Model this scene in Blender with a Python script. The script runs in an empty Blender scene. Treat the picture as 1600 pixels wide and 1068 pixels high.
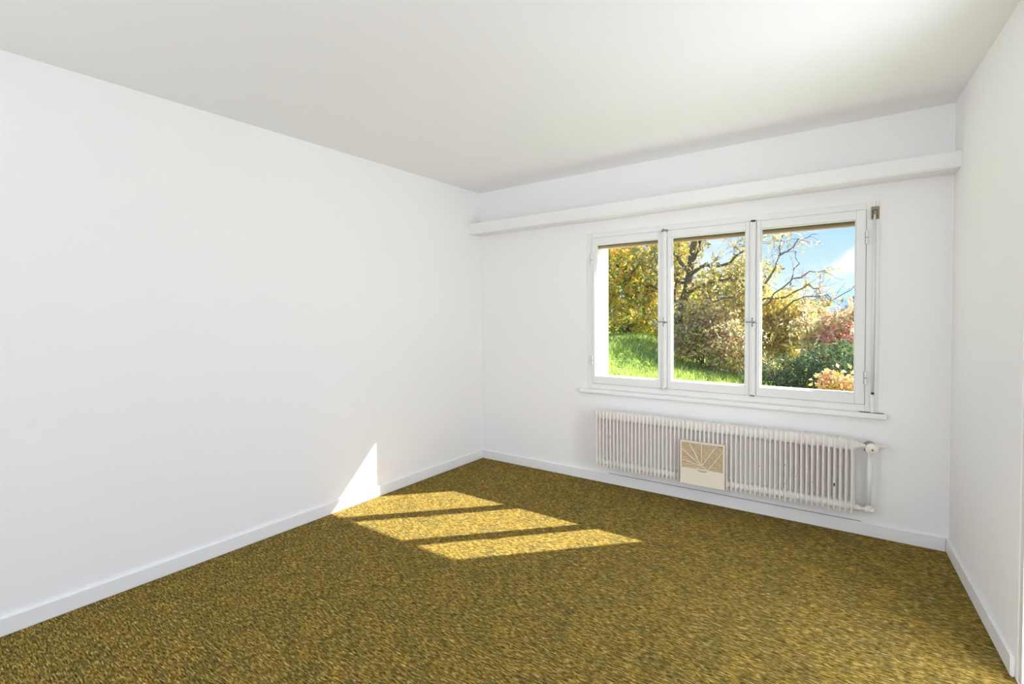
import bpy, bmesh, math, random
import numpy as np
from mathutils import Vector, Matrix

sc = bpy.context.scene
COL = sc.collection
R = math.radians

# ------------------------------------------------------------------ camera
yaw, pit, rol, FPX, PY = 0.624, -0.0279, -0.0088, 786.1765, 513.82
fw = Vector((-math.sin(yaw)*math.cos(pit), math.cos(yaw)*math.cos(pit), math.sin(pit)))
rt = Vector((math.cos(yaw), math.sin(yaw), 0))
up = rt.cross(fw)
r2 = rt*math.cos(rol)+up*math.sin(rol)
u2 = -rt*math.sin(rol)+up*math.cos(rol)
cam = bpy.data.cameras.new('camera')
cam.sensor_fit = 'HORIZONTAL'; cam.sensor_width = 36.0
cam.lens = 36.0*FPX/1600
cam.shift_y = -(534-PY)/1600
cam.clip_start = 0.05; cam.clip_end = 20000
co = bpy.data.objects.new('camera', cam); COL.objects.link(co)
M = Matrix((r2, u2, -fw)).transposed().to_4x4()
M.translation = Vector((3.0237, -3.7014, 1.3552))
co.matrix_world = M
sc.camera = co

# ------------------------------------------------------------------ light
SKY_STRENGTH = 1.15
world = bpy.data.worlds.new('sky'); sc.world = world; world.use_nodes = True
wn = world.node_tree.nodes; wl = world.node_tree.links; wn.clear()
tc = wn.new('ShaderNodeTexCoord')
sep = wn.new('ShaderNodeSeparateXYZ'); wl.new(tc.outputs['Generated'], sep.inputs[0])
ramp = wn.new('ShaderNodeValToRGB')
ramp.color_ramp.elements[0].position = 0.0; ramp.color_ramp.elements[0].color = (0.82, 0.92, 1.0, 1)
ramp.color_ramp.elements[1].position = 0.75; ramp.color_ramp.elements[1].color = (0.12, 0.30, 0.80, 1)
e = ramp.color_ramp.elements.new(0.05); e.color = (0.62, 0.81, 1.0, 1)
e = ramp.color_ramp.elements.new(0.17); e.color = (0.34, 0.60, 1.0, 1)
wl.new(sep.outputs[2], ramp.inputs[0])
mp = wn.new('ShaderNodeMapping'); mp.inputs['Scale'].default_value = (1.0, 1.0, 2.2)
mp.inputs['Location'].default_value = (0.35, 0.1, 0.18)
wl.new(tc.outputs['Generated'], mp.inputs[0])
cn = wn.new('ShaderNodeTexNoise'); cn.inputs['Scale'].default_value = 5.5
cn.inputs['Detail'].default_value = 7; cn.inputs['Roughness'].default_value = 0.55
wl.new(mp.outputs[0], cn.inputs['Vector'])
cr = wn.new('ShaderNodeValToRGB')
cr.color_ramp.elements[0].position = 0.50; cr.color_ramp.elements[0].color = (0, 0, 0, 1)
cr.color_ramp.elements[1].position = 0.68; cr.color_ramp.elements[1].color = (1, 1, 1, 1)
wl.new(cn.outputs['Fac'], cr.inputs[0])
# one cumulus bank low over the ridge
dn = wn.new('ShaderNodeVectorMath'); dn.operation = 'DISTANCE'; dn.inputs[1].default_value = (-0.027, 0.996, 0.080)
mp2 = wn.new('ShaderNodeMapping'); mp2.inputs['Scale'].default_value = (1.0, 1.0, 1.9); mp2.inputs['Location'].default_value = (0, 0, -0.9*0.080)
wl.new(tc.outputs['Generated'], mp2.inputs[0]); wl.new(mp2.outputs[0], dn.inputs[0])
n2 = wn.new('ShaderNodeTexNoise'); n2.inputs['Scale'].default_value = 22; n2.inputs['Detail'].default_value = 6
wl.new(tc.outputs['Generated'], n2.inputs['Vector'])
ad = wn.new('ShaderNodeMath'); ad.operation = 'MULTIPLY_ADD'; ad.inputs[1].default_value = 0.16; wl.new(n2.outputs['Fac'], ad.inputs[0]); 
ng = wn.new('ShaderNodeMath'); ng.operation = 'MULTIPLY'; ng.inputs[1].default_value = -1.0; wl.new(dn.outputs['Value'], ng.inputs[0]); wl.new(ng.outputs[0], ad.inputs[2])
mr = wn.new('ShaderNodeMapRange'); mr.inputs['From Min'].default_value = 0.030; mr.inputs['From Max'].default_value = 0.065; wl.new(ad.outputs[0], mr.inputs['Value'])
mxx = wn.new('ShaderNodeMath'); mxx.operation = 'MAXIMUM'; wl.new(mr.outputs[0], mxx.inputs[0]); wl.new(cr.outputs[0], mxx.inputs[1])
mx = wn.new('ShaderNodeMix'); mx.data_type = 'RGBA'
mx.inputs['B'].default_value = (0.86, 0.91, 1.0, 1)
wl.new(mxx.outputs[0], mx.inputs['Factor']); wl.new(ramp.outputs[0], mx.inputs['A'])
bg = wn.new('ShaderNodeBackground'); bg.inputs[1].default_value = SKY_STRENGTH
wl.new(mx.outputs['Result'], bg.inputs[0])
wo = wn.new('ShaderNodeOutputWorld'); wl.new(bg.outputs[0], wo.inputs[0])

SUN_KX, SUN_M = 0.95, 1.025           # sun slope: dx/dy and dz/dy
sun = bpy.data.lights.new('sun', 'SUN'); sun.energy = 15.5; sun.angle = R(0.55)
sun.color = (1.0, 0.965, 0.89)
so = bpy.data.objects.new('sun', sun); COL.objects.link(so)
sd = Vector((-SUN_KX, -1.0, -SUN_M)).normalized()
so.rotation_euler = sd.to_track_quat('-Z', 'Y').to_euler()

def area(name, loc, direction, sx, sy, power, color):
    l = bpy.data.lights.new(name, 'AREA'); l.shape = 'RECTANGLE'; l.size = sx; l.size_y = sy
    l.energy = power; l.color = color
    o = bpy.data.objects.new(name, l); COL.objects.link(o); o.location = loc
    o.rotation_euler = Vector(direction).to_track_quat('-Z', 'Y').to_euler()
    return o
# added fill lamp at the rear wall, unseen behind the camera
area('rear_fill', (1.9, -6.42, 1.25), (0, 1, 0.0), 3.2, 2.2, 10, (0.80, 0.86, 1.0))
# added fill lamp beyond the right doorway, brightens the left wall
area('doorway_fill', (4.00, -1.60, 1.10), (-1, -0.072, 0), 0.9, 2.0, 46, (0.83, 0.875, 1.0))
# added fill lamp at the left wall behind the camera, no window there
area('left_fill', (0.05, -5.10, 1.3), (1, 0.25, 0), 0.46, 1.9, 34, (0.83, 0.875, 1.0))
# added upward fill bouncing off the ceiling, unseen behind the camera
area('ceiling_bounce_fill', (2.7, -5.4, 1.6), (0, 0.1, 1), 1.6, 1.2, 45, (0.79, 0.845, 1.0))

sc.view_settings.view_transform = 'Standard'
sc.view_settings.look = 'None'
sc.view_settings.exposure = 0.10
sc.view_settings.gamma = 1.0
sc.view_settings.use_curve_mapping = False
sc.cycles.max_bounces = 16; sc.cycles.diffuse_bounces = 8
sc.cycles.transparent_max_bounces = 16
sc.cycles.use_denoising = True
sc.cycles.sample_clamp_indirect = 8.0

# ------------------------------------------------------------------ materials
def mat(name, color, rough=0.6, metal=0.0, noise=0.0, nscale=40.0, bump=0.0, bscale=200.0, spec=0.5, coat=0.0):
    m = bpy.data.materials.new(name); m.use_nodes = True
    nt = m.node_tree; b = nt.nodes['Principled BSDF']
    b.inputs['Base Color'].default_value = (*color, 1); b.inputs['Roughness'].default_value = rough
    b.inputs['Metallic'].default_value = metal
    b.inputs['Specular IOR Level'].default_value = spec
    b.inputs['Coat Weight'].default_value = coat
    t = nt.nodes.new('ShaderNodeTexCoord')
    if noise > 0:
        n = nt.nodes.new('ShaderNodeTexNoise'); n.inputs['Scale'].default_value = nscale; n.inputs['Detail'].default_value = 4
        nt.links.new(t.outputs['Object'], n.inputs['Vector'])
        x = nt.nodes.new('ShaderNodeMix'); x.data_type = 'RGBA'
        x.inputs['A'].default_value = (*[c*(1-noise) for c in color], 1)
        x.inputs['B'].default_value = (*[min(1, c*(1+noise)) for c in color], 1)
        nt.links.new(n.outputs['Fac'], x.inputs['Factor']); nt.links.new(x.outputs['Result'], b.inputs['Base Color'])
    if bump > 0:
        n = nt.nodes.new('ShaderNodeTexNoise'); n.inputs['Scale'].default_value = bscale; n.inputs['Detail'].default_value = 3
        nt.links.new(t.outputs['Object'], n.inputs['Vector'])
        bp = nt.nodes.new('ShaderNodeBump'); bp.inputs['Strength'].default_value = bump; bp.inputs['Distance'].default_value = 0.001
        nt.links.new(n.outputs['Fac'], bp.inputs['Height']); nt.links.new(bp.outputs[0], b.inputs['Normal'])
    return m

WALL = mat('wall_paint', (0.88, 0.872, 0.868), 0.85, noise=0.012, nscale=1.5, bump=0.25, bscale=160, spec=0.2)
CEIL = mat('ceiling_paint', (0.865, 0.865, 0.875), 0.9, noise=0.01, nscale=1.2, bump=0.15, bscale=160, spec=0.15)
TRIM = mat('trim_paint', (0.84, 0.84, 0.835), 0.42, bump=0.1, bscale=60, noise=0.01, nscale=5)
FRAME = mat('window_paint', (0.82, 0.82, 0.81), 0.38, bump=0.12, bscale=50, noise=0.012, nscale=8)
RADP = mat('radiator_enamel', (0.79, 0.755, 0.715), 0.4, noise=0.035, nscale=30, bump=0.1, bscale=80)
VALVEP = mat('valve_paint', (0.80, 0.77, 0.72), 0.45, noise=0.03, nscale=40)
CHIP = mat('bare_iron', (0.09, 0.07, 0.05), 0.8, noise=0.2)
CREAM = mat('cream_plastic', (0.78, 0.71, 0.58), 0.4, noise=0.02, nscale=20)
CREAMG = mat('aged_cream_plastic', (0.80, 0.65, 0.43), 0.45, noise=0.04, nscale=25)
HUMIN = mat('dark_evaporator_core', (0.26, 0.15, 0.06), 0.8, noise=0.2)
NICKEL = mat('dull_nickel', (0.32, 0.31, 0.29), 0.35, metal=0.8, noise=0.1)
BRONZE = mat('aged_bronze', (0.27, 0.22, 0.15), 0.45, metal=0.75, noise=0.25, nscale=60)
DARK = mat('dark_gap', (0.04, 0.035, 0.03), 0.8, noise=0.1)
SOFFIT = mat('brown_shutter_box', (0.46, 0.27, 0.17), 0.6, noise=0.1, nscale=15)
SHUT = mat('dark_brown_shutter', (0.16, 0.11, 0.08), 0.6, noise=0.1, nscale=15)
STUCCO = mat('white_stucco', (0.84, 0.83, 0.80), 0.9, noise=0.02, nscale=10, bump=0.5, bscale=150)
DOORP = mat('door_paint', (0.74, 0.74, 0.70), 0.45, noise=0.01, nscale=5)

def carpet_material():
    m = bpy.data.materials.new('olive_gold_carpet'); m.use_nodes = True
    nt = m.node_tree; N = nt.nodes; L = nt.links; b = N['Principled BSDF']
    b.inputs['Roughness'].default_value = 0.95; b.inputs['Specular IOR Level'].default_value = 0.05
    b.inputs['Sheen Weight'].default_value = 0.03; b.inputs['Sheen Roughness'].default_value = 0.5
    b.inputs['Sheen Tint'].default_value = (0.9, 0.8, 0.6, 1)
    t = N.new('ShaderNodeTexCoord')
    def noise(scale, detail, stretch, dist=0.0, rot=0.0, rough=0.5):
        p = N.new('ShaderNodeMapping'); p.inputs['Scale'].default_value = stretch; p.inputs['Rotation'].default_value = (0, 0, rot)
        L.new(t.outputs['Object'], p.inputs[0])
        n = N.new('ShaderNodeTexNoise'); n.inputs['Scale'].default_value = scale; n.inputs['Detail'].default_value = detail
        n.inputs['Distortion'].default_value = dist; n.inputs['Roughness'].default_value = rough
        L.new(p.outputs[0], n.inputs['Vector']); return n
    def ramp(src, stops):
        r = N.new('ShaderNodeValToRGB'); cr = r.color_ramp
        cr.elements[0].position, cr.elements[0].color = stops[0][0], (*stops[0][1], 1)
        cr.elements[1].position, cr.elements[1].color = stops[-1][0], (*stops[-1][1], 1)
        for s in stops[1:-1]:
            el = cr.elements.new(s[0]); el.color = (*s[1], 1)
        L.new(src, r.inputs[0]); return r
    fib = noise(1.0, 3, (36, 190, 60), 0.6, R(4), 0.6)     # loops, long along the window wall
    tuft = noise(1.0, 2, (12, 60, 20), 0.4, R(-3))         # clumps of one yarn colour
    patch = noise(7.0, 3, (1, 1.6, 1), 0.5)                # larger mottling
    col = ramp(fib.outputs['Fac'], [(0.33, (0.026, 0.016, 0.003)), (0.46, (0.145, 0.094, 0.014)), (0.57, (0.300, 0.206, 0.042)), (0.71, (0.66, 0.50, 0.20))])
    g = N.new('ShaderNodeMix'); g.data_type = 'RGBA'; g.inputs['B'].default_value = (0.085, 0.078, 0.028, 1)
    mr = ramp(tuft.outputs['Fac'], [(0.50, (0, 0, 0)), (0.66, (0.55, 0.55, 0.55))])
    L.new(mr.outputs[0], g.inputs['Factor']); L.new(col.outputs[0], g.inputs['A'])
    h = N.new('ShaderNodeMix'); h.data_type = 'RGBA'; h.blend_type = 'MULTIPLY'; h.inputs['Factor'].default_value = 1.0
    pr = ramp(patch.outputs['Fac'], [(0.3, (0.80, 0.86, 0.95)), (0.7, (1.16, 1.10, 0.95))])
    L.new(g.outputs['Result'], h.inputs['A']); L.new(pr.outputs[0], h.inputs['B'])
    L.new(h.outputs['Result'], b.inputs['Base Color'])
    bp = N.new('ShaderNodeBump'); bp.inputs['Strength'].default_value = 0.55; bp.inputs['Distance'].default_value = 0.004
    L.new(fib.outputs['Fac'], bp.inputs['Height']); L.new(bp.outputs[0], b.inputs['Normal'])
    return m
CARPET = carpet_material()

def glass_material():
    m = bpy.data.materials.new('window_glass'); m.use_nodes = True
    N = m.node_tree.nodes; L = m.node_tree.links; N.clear()
    tr = N.new('ShaderNodeBsdfTransparent'); tr.inputs[0].default_value = (0.985, 0.99, 0.985, 1)
    gl = N.new('ShaderNodeBsdfGlossy'); gl.inputs['Roughness'].default_value = 0.02
    lw = N.new('ShaderNodeLayerWeight'); lw.inputs[0].default_value = 0.5
    pw = N.new('ShaderNodeMath'); pw.operation = 'POWER'; pw.inputs[1].default_value = 5.0; L.new(lw.outputs['Facing'], pw.inputs[0])
    fr = N.new('ShaderNodeMath'); fr.operation = 'MULTIPLY_ADD'; fr.inputs[1].default_value = 0.5; fr.inputs[2].default_value = 0.008; L.new(pw.outputs[0], fr.inputs[0])
    mi = N.new('ShaderNodeMixShader'); o = N.new('ShaderNodeOutputMaterial')
    L.new(fr.outputs[0], mi.inputs[0]); L.new(tr.outputs[0], mi.inputs[1]); L.new(gl.outputs[0], mi.inputs[2]); L.new(mi.outputs[0], o.inputs[0])
    return m
GLASS = glass_material()

def leaf_material(name, translucency=0.45):
    m = bpy.data.materials.new(name); m.use_nodes = True
    N = m.node_tree.nodes; L = m.node_tree.links; N.clear()
    a = N.new('ShaderNodeAttribute'); a.attribute_name = 'tint'
    d = N.new('ShaderNodeBsdfDiffuse'); t = N.new('ShaderNodeBsdfTranslucent'); g = N.new('ShaderNodeBsdfGlossy')
    g.inputs['Roughness'].default_value = 0.45
    m1 = N.new('ShaderNodeMixShader'); m1.inputs[0].default_value = translucency
    m2 = N.new('ShaderNodeMixShader'); m2.inputs[0].default_value = 0.05
    o = N.new('ShaderNodeOutputMaterial')
    for s in (d, t): L.new(a.outputs['Color'], s.inputs[0])
    L.new(d.outputs[0], m1.inputs[1]); L.new(t.outputs[0], m1.inputs[2])
    L.new(m1.outputs[0], m2.inputs[1]); L.new(g.outputs[0], m2.inputs[2]); L.new(m2.outputs[0], o.inputs[0])
    return m
LEAF = leaf_material('leaf_surface', 0.55); GRASSM = leaf_material('grass_blade', 0.35)
BARK = mat('grey_brown_bark', (0.15, 0.125, 0.10), 0.95, noise=0.35, nscale=25, bump=0.6, bscale=60, spec=0.1)
TWIG = mat('pale_twig', (0.26, 0.21, 0.16), 0.9, noise=0.3, nscale=20, spec=0.1)
SOIL = mat('lawn_turf', (0.26, 0.38, 0.07), 0.95, noise=0.35, nscale=6, bump=0.8, bscale=30, spec=0.1)
MOUNT = mat('haze_tinted_mountain', (0.20, 0.31, 0.52), 1.0, noise=0.15, nscale=0.003, spec=0.0)  # distance haze is painted in as a blue base colour
FARF = mat('valley_ground', (0.10, 0.13, 0.06), 1.0, noise=0.3, nscale=0.02, spec=0.0)

# ------------------------------------------------------------------ helpers
def obj(name, bm, m, parent=None, smooth=False):
    me = bpy.data.meshes.new(name); bm.to_mesh(me); bm.free()
    if m is not None: me.materials.append(m)
    if smooth:
        for p in me.polygons: p.use_smooth = True
    o = bpy.data.objects.new(name, me); COL.objects.link(o)
    if parent is not None: o.parent = parent
    return o
def meshobj(name, V, F, m, parent=None, tint=None, smooth=False):
    me = bpy.data.meshes.new(name); me.from_pydata(V if isinstance(V, list) else V.tolist(), [], F if isinstance(F, list) else F.tolist())
    me.materials.append(m)
    if tint is not None:
        at = me.attributes.new('tint', 'FLOAT_COLOR', 'FACE')
        at.data.foreach_set('color', np.concatenate([tint, np.ones((len(tint), 1))], 1).astype(np.float32).ravel())
    if smooth: me.polygons.foreach_set('use_smooth', [True]*len(me.polygons))
    me.update()
    o = bpy.data.objects.new(name, me); COL.objects.link(o)
    if parent is not None: o.parent = parent
    return o
def empty(name, loc=(0, 0, 0)):
    o = bpy.data.objects.new(name, None); COL.objects.link(o); o.location = loc; o.empty_display_size = 0.1; return o
def tag(o, label=None, cat=None, group=None, kind=None):
    if label: o['label'] = label
    if cat: o['category'] = cat
    if group: o['group'] = group
    if kind: o['kind'] = kind
    return o
def adopt(o, parent):      # parent without moving (parents here are unrotated empties)
    o.parent = parent; o.matrix_parent_inverse = Matrix.Translation(-Vector(parent.location)); return o
def NB(): return bmesh.new()
def box(bm, lo, hi, bev=0.0, seg=2):
    t = bmesh.new(); bmesh.ops.create_cube(t, size=1)
    for v in t.verts:
        v.co = Vector([lo[i]+(v.co[i]+0.5)*(hi[i]-lo[i]) for i in range(3)])
    if bev > 0: bmesh.ops.bevel(t, geom=t.edges[:], offset=bev, segments=seg, affect='EDGES', profile=0.5)
    join(bm, t); return bm
def join(bm, t):
    me = bpy.data.meshes.new('tmp'); t.to_mesh(me); t.free(); bm.from_mesh(me); bpy.data.meshes.remove(me)
def prism(bm, pts, z0, z1, bev=0.0):
    t = bmesh.new()
    a = [t.verts.new((x, y, z0)) for x, y in pts]; b = [t.verts.new((x, y, z1)) for x, y in pts]
    n = len(pts); t.faces.new(a[::-1]); t.faces.new(b)
    for i in range(n): t.faces.new((a[i], a[(i+1) % n], b[(i+1) % n], b[i]))
    bmesh.ops.recalc_face_normals(t, faces=t.faces[:])
    if bev > 0: bmesh.ops.bevel(t, geom=t.edges[:], offset=bev, segments=2, affect='EDGES')
    join(bm, t); return bm
def lathe(bm, c, axis, prof, n=20):     # prof = [(along axis, radius)]
    axis = Vector(axis).normalized(); q = axis.to_track_quat('Z', 'Y'); c = Vector(c)
    t = bmesh.new(); rings = []
    for h, r in prof:
        rings.append([t.verts.new(c+q @ Vector((max(r, 1e-5)*math.cos(2*math.pi*k/n), max(r, 1e-5)*math.sin(2*math.pi*k/n), h))) for k in range(n)])
    for a, b in zip(rings, rings[1:]):
        for k in range(n): t.faces.new((a[k], a[(k+1) % n], b[(k+1) % n], b[k]))
    t.faces.new(rings[0][::-1]); t.faces.new(rings[-1])
    bmesh.ops.recalc_face_normals(t, faces=t.faces[:])
    join(bm, t); return bm
def rod(bm, a, b, r, n=12):
    a, b = Vector(a), Vector(b); return lathe(bm, a, b-a, [(0, r), ((b-a).length, r)], n)
def struct(o, label=None): return tag(o, label, kind='structure')

# ------------------------------------------------------------------ room shell
H = 2.5; YB = -6.5
EX, EY = 0.0718, -0.9974
def rw(s, out): return (3.376+EX*s+0.9974*out, EY*s+0.0718*out)
XR_B = 3.376+0.072*6.5
o = obj('floor', prism(NB(), [(0, 0), (3.376, 0), (XR_B, YB), (0, YB)], -0.12, 0.0), CARPET); struct(o, 'mottled olive and gold loop-pile carpet floor')
o = obj('ceiling', prism(NB(), [(-0.2, 0.34), (3.6, 0.34), (XR_B+0.3, YB-0.2), (-0.2, YB-0.2)], H, H+0.2), CEIL); struct(o, 'plain white painted ceiling')
o = obj('wall_left', box(NB(), (-0.25, YB-0.2, -0.12), (0, 0, H)), WALL); struct(o, 'long bare white wall on the left with sun patch')
# window wall, 34 cm thick: inner leaf fits the frame, outer leaf forms the reveal
bm = NB()
HX0, HX1, HZ0, HZ1 = 1.120, 3.045, 0.752, 2.008
AX0, AX1, AZ0 = 1.150, 3.035, 0.800
def leafwall(y0, y1, x0, x1, z0, z1):
    box(bm, (-0.25, y0, -0.12), (x0, y1, H)); box(bm, (x1, y0, -0.12), (3.7, y1, H))
    box(bm, (x0, y0, -0.12), (x1, y1, z0)); box(bm, (x0, y0, z1), (x1, y1, H))
leafwall(0, 0.085, HX0, HX1, HZ0, HZ1); leafwall(0.085, 0.335, AX0, AX1, AZ0, 2.06)
o = obj('wall_back', bm, WALL); struct(o, 'white wall with the window and radiator')
# right wall with doorway, slightly splayed
bm = NB(); D0, D1, DZ = 1.165, 2.06, 2.086
def seg(s0, s1, z0, z1): prism(bm, [rw(s0, 0), rw(s1, 0), rw(s1, 0.2), rw(s0, 0.2)], z0, z1)
seg(0, D0, -0.12, H); seg(D1, 6.8, -0.12, H); seg(D0, D1, DZ, H)
o = obj('wall_right', bm, WALL); struct(o, 'white wall at the right edge of the picture')
# wall behind the camera with a window opening added around the fill lamp
bm = NB(); box(bm, (-0.2, YB-0.2, -0.12), (0.25, YB, H)); box(bm, (3.55, YB-0.2, -0.12), (4.2, YB, H))
box(bm, (0.25, YB-0.2, 2.4), (3.55, YB, H)); box(bm, (0.25, YB-0.2, -0.12), (3.55, YB, 0.1))
o = obj('wall_front', bm, WALL); struct(o, 'white wall behind the camera')
w2 = empty('window_2', (1.9, YB, 0.1)); struct(w2, 'wide window added behind the camera to go with the fill lamp')
bm = NB()
for x in (0.25, 1.32, 2.42, 3.49): box(bm, (x, YB-0.12, 0.1), (x+0.06, YB-0.05, 2.4), 0.004)
for z in (0.1, 2.34): box(bm, (0.25, YB-0.12, z), (3.55, YB-0.05, z+0.06), 0.004)
adopt(obj('window_frame', bm, FRAME), w2)
adopt(obj('window_pane', box(NB(), (0.28, YB-0.09, 0.13), (3.52, YB-0.084, 2.37)), GLASS), w2)
# door in the right wall
dr = empty('door_1', (*rw(1.6, 0.1), 0)); struct(dr, 'open doorway at the far right edge')
adopt(obj('door_leaf', prism(NB(), [rw(D1-0.075, 0.21), rw(D1-0.037, 0.21), rw(D1-0.037, 1.03), rw(D1-0.075, 1.03)], 0.008, DZ-0.035, 0.003), DOORP), dr)
bm = NB()
prism(bm, [rw(D0, 0.004), rw(D0+0.035, 0.004), rw(D0+0.035, 0.198), rw(D0, 0.198)], 0, DZ, 0.002)
prism(bm, [rw(D1-0.035, 0.004), rw(D1, 0.004), rw(D1, 0.198), rw(D1-0.035, 0.198)], 0, DZ, 0.002)
prism(bm, [rw(D0+0.035, 0.004), rw(D1-0.035, 0.004), rw(D1-0.035, 0.198), rw(D0+0.035, 0.198)], DZ-0.035, DZ, 0.002)
adopt(obj('door_frame', bm, DOORP), dr)
bm = NB(); rod(bm, (*rw(D1-0.072, 0.95), 1.05), (*rw(D1-0.13, 0.95), 1.05), 0.009); rod(bm, (*rw(D1-0.13, 0.95), 1.05), (*rw(D1-0.13, 0.83), 1.05), 0.009)
adopt(obj('door_handle', bm, NICKEL), dr)

# baseboards: flat board with rounded top edge
BH, BT = 0.080, 0.014
o = obj('baseboard_left', box(NB(), (0, YB, 0.0), (BT, 0, BH), 0.005, 3), TRIM, smooth=False); struct(o, 'white baseboard along the left wall')
o = obj('baseboard_back', box(NB(), (BT, -BT, 0.0), (3.376-BT, 0, BH), 0.005, 3), TRIM); struct(o, 'white baseboard under the radiator')
obj('gap', box(NB(), (1.30, -0.0035, BH), (2.97, -0.0002, BH+0.0016)), DARK, o)
bm = NB(); prism(bm, [rw(0.0, 0.0), rw(1.150, 0.0), rw(1.150, -BT), rw(0.0, -BT)], 0, BH, 0.004); prism(bm, [rw(D1+0.02, 0.0), rw(6.4, 0.0), rw(6.4, -BT), rw(D1+0.02, -BT)], 0, BH, 0.004)
o = obj('baseboard_right', bm, TRIM); struct(o, 'white baseboard along the right wall')

# pelmet shelf across the whole window wall
bm = NB()
t = bmesh.new()
prof_l = [(0.0, 2.098), (-0.168, 2.094), (-0.168, 2.194), (0.0, 2.198)]
prof_r = [(0.0, 2.112), (-0.168, 2.112), (-0.168, 2.198), (0.0, 2.202)]
a = [t.verts.new((-0.012, y, z)) for y, z in prof_l]; b = [t.verts.new((3.402, y, z)) for y, z in prof_r]
t.faces.new(a); t.faces.new(b[::-1])
for i in range(4): t.faces.new((a[i], b[i], b[(i+1) % 4], a[(i+1) % 4]))
bmesh.ops.recalc_face_normals(t, faces=t.faces[:])
bmesh.ops.bevel(t, geom=t.edges[:], offset=0.006, segments=3, affect='EDGES'); join(bm, t)
o = obj('trim_1', bm, TRIM); struct(o, 'white boxed curtain pelmet across the window wall')

# ------------------------------------------------------------------ window
WN = empty('window_1', (2.08, 0, 0.752)); struct(WN, 'white painted three-pane casement window with autumn garden view')
def wpart(name, bm, m, parent=WN, label=None):
    o = obj(name, bm, m); adopt(o, WN)
    if parent is not WN: o.parent = parent; o.matrix_parent_inverse = Matrix.Identity(4)
    if label: o['label'] = label
    return o
# fixed frame
bm = NB(); FY0, FY1 = -0.004, 0.085
box(bm, (1.120, FY0, 0.753), (1.166, FY1, 2.008), 0.002); box(bm, (2.982, FY0, 0.753), (3.026, FY1, 2.008), 0.002)
box(bm, (1.166, FY0, 0.753), (2.982, FY1, 0.795), 0.002); box(bm, (1.166, FY0, 1.968), (2.982, FY1, 2.008), 0.002)
box(bm, (2.9705, 0.029, 0.790), (2.9830, FY1, 1.972)); box(bm, (1.164, 0.029, 0.790), (1.178, FY1, 1.972)); box(bm, (3.0262, FY0-0.010, 0.753), (3.045, FY1, 2.008), 0.003)
wpart('window_frame', bm, FRAME)
# two fixed mullions behind the meeting stiles
for x in (1.765, 2.362):
    wpart('mullion', box(NB(), (x-0.0178, -0.006, 0.795), (x+0.0185, 0.026, 1.968), 0.001), FRAME)
SASH = [(1.168, 1.747, 1.192, 1.713), (1.784, 2.342, 1.811, 2.315), (2.383, 2.980, 2.406, 2.931)]
GZ0, GZ1 = 0.857, 1.915
for (x0, x1, g0, g1) in SASH:
    s = empty('sash', (0, 0, 0)); s.parent = WN
    s.location = (x0-2.08, 0, 0.797-0.752)
    base = Vector((x0, 0, 0.797))
    def sp(name, bm, m, par=s):
        bmesh.ops.translate(bm, verts=bm.verts[:], vec=-base)
        return obj(name, bm, m, par)
    y0, y1 = -0.012, 0.026
    sp('stile', box(NB(), (x0, y0, 0.797), (g0, y1, 1.966), 0.003), FRAME)
    sp('stile', box(NB(), (g1, y0, 0.797), (x1, y1, 1.966), 0.003), FRAME)
    sp('rail', box(NB(), (g0, y0, 0.797), (g1, y1, GZ0), 0.003), FRAME)
    sp('rail', box(NB(), (g0, y0, GZ1), (g1, y1, 1.966), 0.003), FRAME)
    bm = NB(); w = 0.007
    box(bm, (g0, 0.004, GZ0), (g0+w, 0.02, GZ1), 0.002); box(bm, (g1-w, 0.004, GZ0), (g1, 0.02, GZ1), 0.002)
    box(bm, (g0+w, 0.004, GZ0), (g1-w, 0.02, GZ0+w), 0.002); box(bm, (g0+w, 0.004, GZ1-w), (g1-w, 0.02, GZ1), 0.002)
    sp('glazing_bead', bm, FRAME)
    sp('window_pane', box(NB(), (g0+0.001, 0.020, GZ0+0.001), (g1-0.001, 0.024, GZ1-0.001)), GLASS)
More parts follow.
